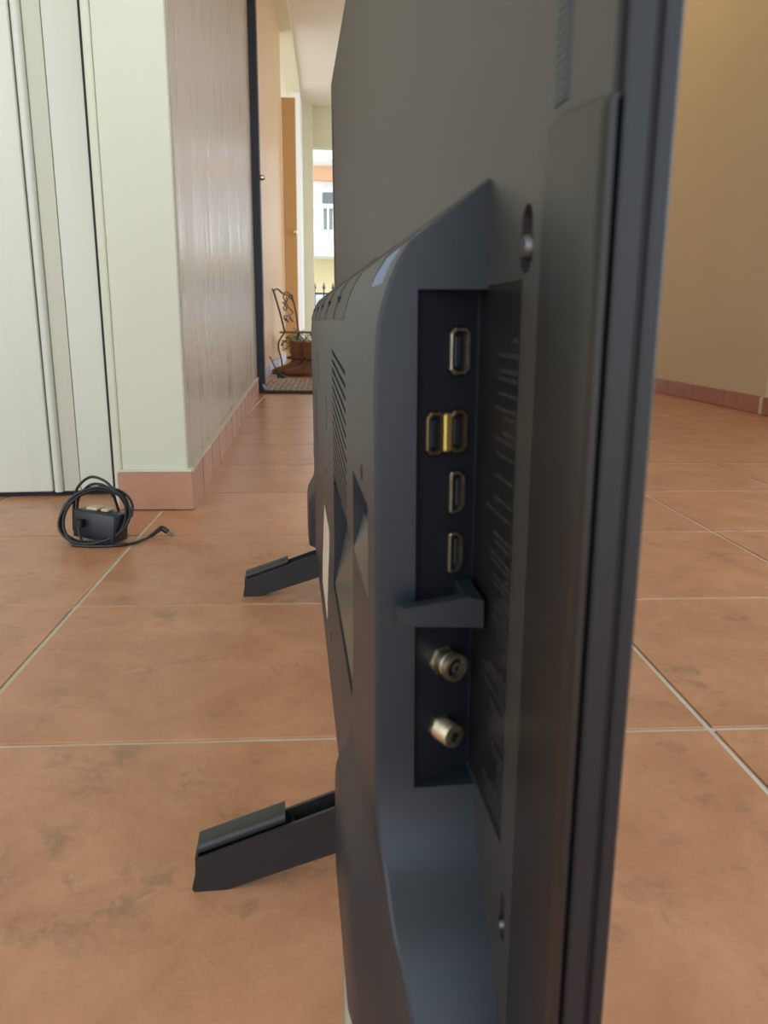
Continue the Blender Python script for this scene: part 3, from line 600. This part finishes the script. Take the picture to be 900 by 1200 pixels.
# port panel, ports
pv = Vector((0.0114, 0.0225, 0)).normalized()       # along the panel in (u,v)
pn = Vector((-pv.y, pv.x, 0))                        # out of the panel, toward the camera and the screen side
def PM(s, z, d=0.0):
    """frame on the port panel: local x = along panel (v+), y = up z, z = out"""
    o = Vector((0.2452, 0.0437, z)) + pv*s + pn*d
    X = Vector((-pv.x, -pv.y, 0)); Y = Vector((0, 0, 1)); Zn = Vector((-pn.x, -pn.y, 0))
    M = Matrix((X, Y, Zn)).transposed().to_4x4(); M.translation = Vector(U(*o)); return M
bm = bmesh.new(); box(bm, 0.0, 0.0238, 0, 0.1733, -0.0012, 0.0003, M=PM(0, 0.1551)); link('port_panel', bm, m_panel, tv)
bm = bmesh.new()
box(bm, 0.0, 0.0012, 0.0, 0.1733, 0.0002, 0.0008, M=PM(0, 0.1551)); link('panel_rim', bm, m_bez, tv)
def rounded(w, h, c, kind='oct', n=1):
    if kind == 'oct': return [(-w/2+c, -h/2), (w/2-c, -h/2), (w/2, -h/2+c), (w/2, h/2-c), (w/2-c, h/2), (-w/2+c, h/2), (-w/2, h/2-c), (-w/2, -h/2+c)]
    # hdmi: long side left, chamfered right
    return [(-w/2+0.0006, -h/2), (w/2-c, -h/2), (w/2, -h/2+c*1.1), (w/2, h/2-c*1.1), (w/2-c, h/2), (-w/2+0.0006, h/2), (-w/2, h/2-0.0006), (-w/2, -h/2+0.0006)]
def shell(bm, outer, inner, z0, z1, M):
    n = len(outer); rows = []
    for P, z in ((outer, z0), (outer, z1-0.0003), ([(x*0.96, y*0.975) for x, y in outer], z1), (inner, z1), (inner, z0)): rows.append([bm.verts.new(M @ Vector((x, y, z))) for x, y in P])
    for a, b in zip(rows, rows[1:]):
        for k in range(n): bm.faces.new((a[k], a[(k+1) % n], b[(k+1) % n], b[k]))
def port(name, s, z, w, h, c, kind, m, tongue=(0, 0.0018), th=0.0009):
    root = None
    bm = bmesh.new(); shell(bm, rounded(w, h, c, kind), rounded(w-2*th, h-2*th, c*0.8, kind), 0.0, 0.0016, PM(s, z)); root = link(name, bm, m, tv)
    bm = bmesh.new(); P = rounded(w-2*th+0.0001, h-2*th+0.0001, c*0.8, kind); prism(bm, P, 'z', 0.0001, 0.0005)
    for v in bm.verts: v.co = PM(s, z) @ v.co
    link('socket_well', bm, m_hole, root)
    bm = bmesh.new(); box(bm, tongue[0]-tongue[1]/2, tongue[0]+tongue[1]/2, -h/2+0.0026, h/2-0.0026, 0.0004, 0.0011, bev=0.0002, M=PM(s, z)); link('contact_tongue', bm, m_tongue, root)
    bm = bmesh.new(); prism(bm, rounded(w+0.0014, h+0.0014, c+0.0004, kind), 'z', 0.0002, 0.0006)
    for v in bm.verts: v.co = PM(s, z) @ v.co
    link('socket_surround', bm, m_hole, root)
    return root
port('usb_port', 0.0165, 0.3093, 0.0079, 0.0150, 0.0017, 'oct', m_brass, (-0.0008, 0.0022))
port('usb_port', 0.0068, 0.2830, 0.0070, 0.0140, 0.0017, 'oct', m_copper, (-0.0008, 0.0020))
port('usb_port', 0.0166, 0.2830, 0.0070, 0.0140, 0.0017, 'oct', m_copper, (-0.0008, 0.0020))
bm = bmesh.new(); box(bm, -0.0016, 0.0016, -0.0064, 0.0064, 0.0002, 0.0022, bev=0.0006, M=PM(0.0116, 0.2830)); o = link('port_bridge', bm, m_brassy, tv); o['label'] = 'yellow brass bridge between the twin ports'
port('hdmi_port', 0.0165, 0.2622, 0.0060, 0.0143, 0.0020, 'hdmi', m_brass, (0.0004, 0.0014), 0.0008)
port('hdmi_port', 0.0163, 0.2408, 0.0058, 0.0143, 0.0020, 'hdmi', m_brass, (0.0004, 0.0014), 0.0008)
def coax(s, z, big):
    bm = bmesh.new(); r = 0.0050 if big else 0.0044; M = PM(s, z)
    lathe(bm, [(r+0.0006, 0), (r+0.0006, 0.0008), (r-0.0004, 0.0009)], 6, M)
    nut = link('coax_connector', bm, m_brass, tv)
    bm = bmesh.new(); L_ = 0.0088
    if big: lathe(bm, [(r*0.93, 0.0006), (r*0.93, L_*0.55), (r*0.80, L_*0.6), (r*0.80, L_*0.68), (r, L_*0.72), (r, L_), (r*0.80, L_+0.0002), (r*0.76, L_-0.002), (r*0.70, L_-0.0021)], 28, M)
    else:
        prof = [(r*0.98, 0.0006)]
        for k in range(9): prof += [(r, 0.0012+k*0.00082), (r*0.9, 0.0016+k*0.00082)]
        prof += [(r*0.93, L_), (r*0.42, L_+0.0003), (r*0.38, L_-0.0015), (r*0.3, L_-0.0016)]
        lathe(bm, prof, 28, M)
    link('barrel', bm, m_brass, nut, smooth=True)
    bm = bmesh.new()
    if big:
        lathe(bm, [(r*0.72, L_-0.0024), (r*0.72, L_-0.0019)], 24, M); link('socket_well', bm, m_hole, nut)
        bm = bmesh.new(); lathe(bm, [(r*0.40, L_-0.0024), (r*0.40, L_-0.0003), (r*0.2, L_-0.0002)], 18, M); link('centre_pin', bm, m_chrome, nut, smooth=True)
        bm = bmesh.new(); lathe(bm, [(r*0.17, L_-0.0003), (r*0.17, L_-0.0001)], 12, M); link('pin_hole', bm, m_hole, nut)
    else:
        lathe(bm, [(r*0.36, L_-0.0012), (r*0.36, L_+0.0001)], 18, M); link('socket_well', bm, m_hole, nut)
coax(0.0118, 0.2010, True); coax(0.0115, 0.1745, False)
# cable hook across the panel
bm = bmesh.new()
A_ = [(0.0358, 0.2265), (0.0374, 0.2282), (0.0600, 0.2312), (0.0645, 0.2300), (0.0645, 0.2195), (0.0600, 0.2200), (0.0420, 0.2212), (0.0366, 0.2232)]
rg = []
for (du, dz, sc_) in ((0.2365, 0, 0.985), (0.2330, 0, 0.96), (0.2325, 0, 0.90)):
    rg.append([U(du, 0.051+(v-0.051)*1.0, 0.2255+(z-0.2255)*(1.0 if sc_ > 0.97 else sc_)) for v, z in A_])
loft(bm, rg); hook = link('cable_hook', bm, m_hous, tv)
bm = bmesh.new(); ubox(bm, 0.2360, 0.2545, 0.0585, 0.0645, 0.2205, 0.2305, bev=0.0006); link('hook_root', bm, m_hous, hook)
# port label in its recess
lb = link('port_label', ub(0.2070, 0.2615, VS+0.0008, VS+0.0013, 0.1575, 0.329), m_lab, tv)
bm = bmesh.new(); rnd = random.Random(2)
zz = 0.3140
while zz > 0.162:
    n = rnd.choice((1, 2, 2, 3)); x = 0.2105
    for q in range(n):
        w_ = rnd.uniform(0.004, 0.011)
        if x+w_ > 0.2395: break
        ubox(bm, x, x+w_, VS+0.0007, VS+0.00082, zz-0.0009, zz+0.0002); x += w_+0.0015
    zz -= rnd.choice((0.0022, 0.0024, 0.0045, 0.007))
tag(link('label_print', bm, m_print, lb), kind='stuff')

# stand legs: open troughs with a cap on the outer half
def stand(u0, u1):
    root_b = bmesh.new()
    wall = [(-0.0600, 0.0), (-0.0510, -0.0006), (-0.0420, 0.0008), (0.0206, 0.0192), (0.0640, 0.033), (0.0640, 0.058), (0.0213, 0.0490), (-0.0570, 0.0225), (-0.0618, 0.0030)]
    t = 0.0022
    uprism_u(root_b, wall, u0, u0+t)
    leg = link('stand_leg', root_b, m_leg, tv)
    bm = bmesh.new(); wb = [(v, z+(0.0 if i < 5 or i > 7 else 0.0015)) for i, (v, z) in enumerate(wall)]; uprism_u(bm, wb, u1-t, u1); link('rear_side', bm, m_leg, leg)
    bm = bmesh.new(); uprism_u(bm, [(-0.0600, 0.0002), (-0.0510, 0.0), (-0.0420, 0.0012), (0.0206, 0.0196), (0.064, 0.0334), (0.064, 0.0364), (0.0206, 0.0226), (-0.0400, 0.0048), (-0.0580, 0.0034), (-0.0575, 0.0225), (-0.0592, 0.0225)], u0+t*0.9, u1-t*0.9); link('trough_floor', bm, m_leg, leg)
    bm = bmesh.new(); uprism_u(bm, [(-0.004, 0.0135), (-0.0025, 0.0139), (-0.0025, 0.0375), (-0.004, 0.0370)], u0+t, u1-t); link('cross_rib', bm, m_leg, leg)
    # curved cap, overhanging the near side a little
    bm = bmesh.new(); rings = []; pr = []
    for k in range(7):
        a = math.pi*0.5*k/6; pr.append((u0-0.0012+0.005*(1-math.cos(a)), 0.0035*math.sin(a)))
    prof = [(u0+0.0040, -0.0020)] + [(u+0.0052, dz) for u, dz in pr[:-1]] + [(u1+0.0006, 0.0036), (u1+0.0006, 0.0022)] + [(u0+0.0100, 0.0018), (u0+0.0052, -0.0020)]
    for (v, zb) in ((-0.0578, 0.0250), (-0.0575, 0.0253), (-0.0100, 0.0408), (-0.0075, 0.0418)):
        rings.append([U(u, v, zb+dz) for u, dz in prof])
    loft(bm, rings); link('leg_cap', bm, m_leg, leg, smooth=True)
    # front half, on the screen side
    bm = bmesh.new(); uprism_u(bm, [(0.0645, 0.031), (0.0760, 0.030), (0.120, 0.0), (0.132, 0.0), (0.130, 0.010), (0.0860, 0.044), (0.0645, 0.056)], u0+0.004, u1-0.004); link('front_foot', bm, m_leg, leg)
stand(0.3855, 0.4010)
stand(0.8760, 0.8915)
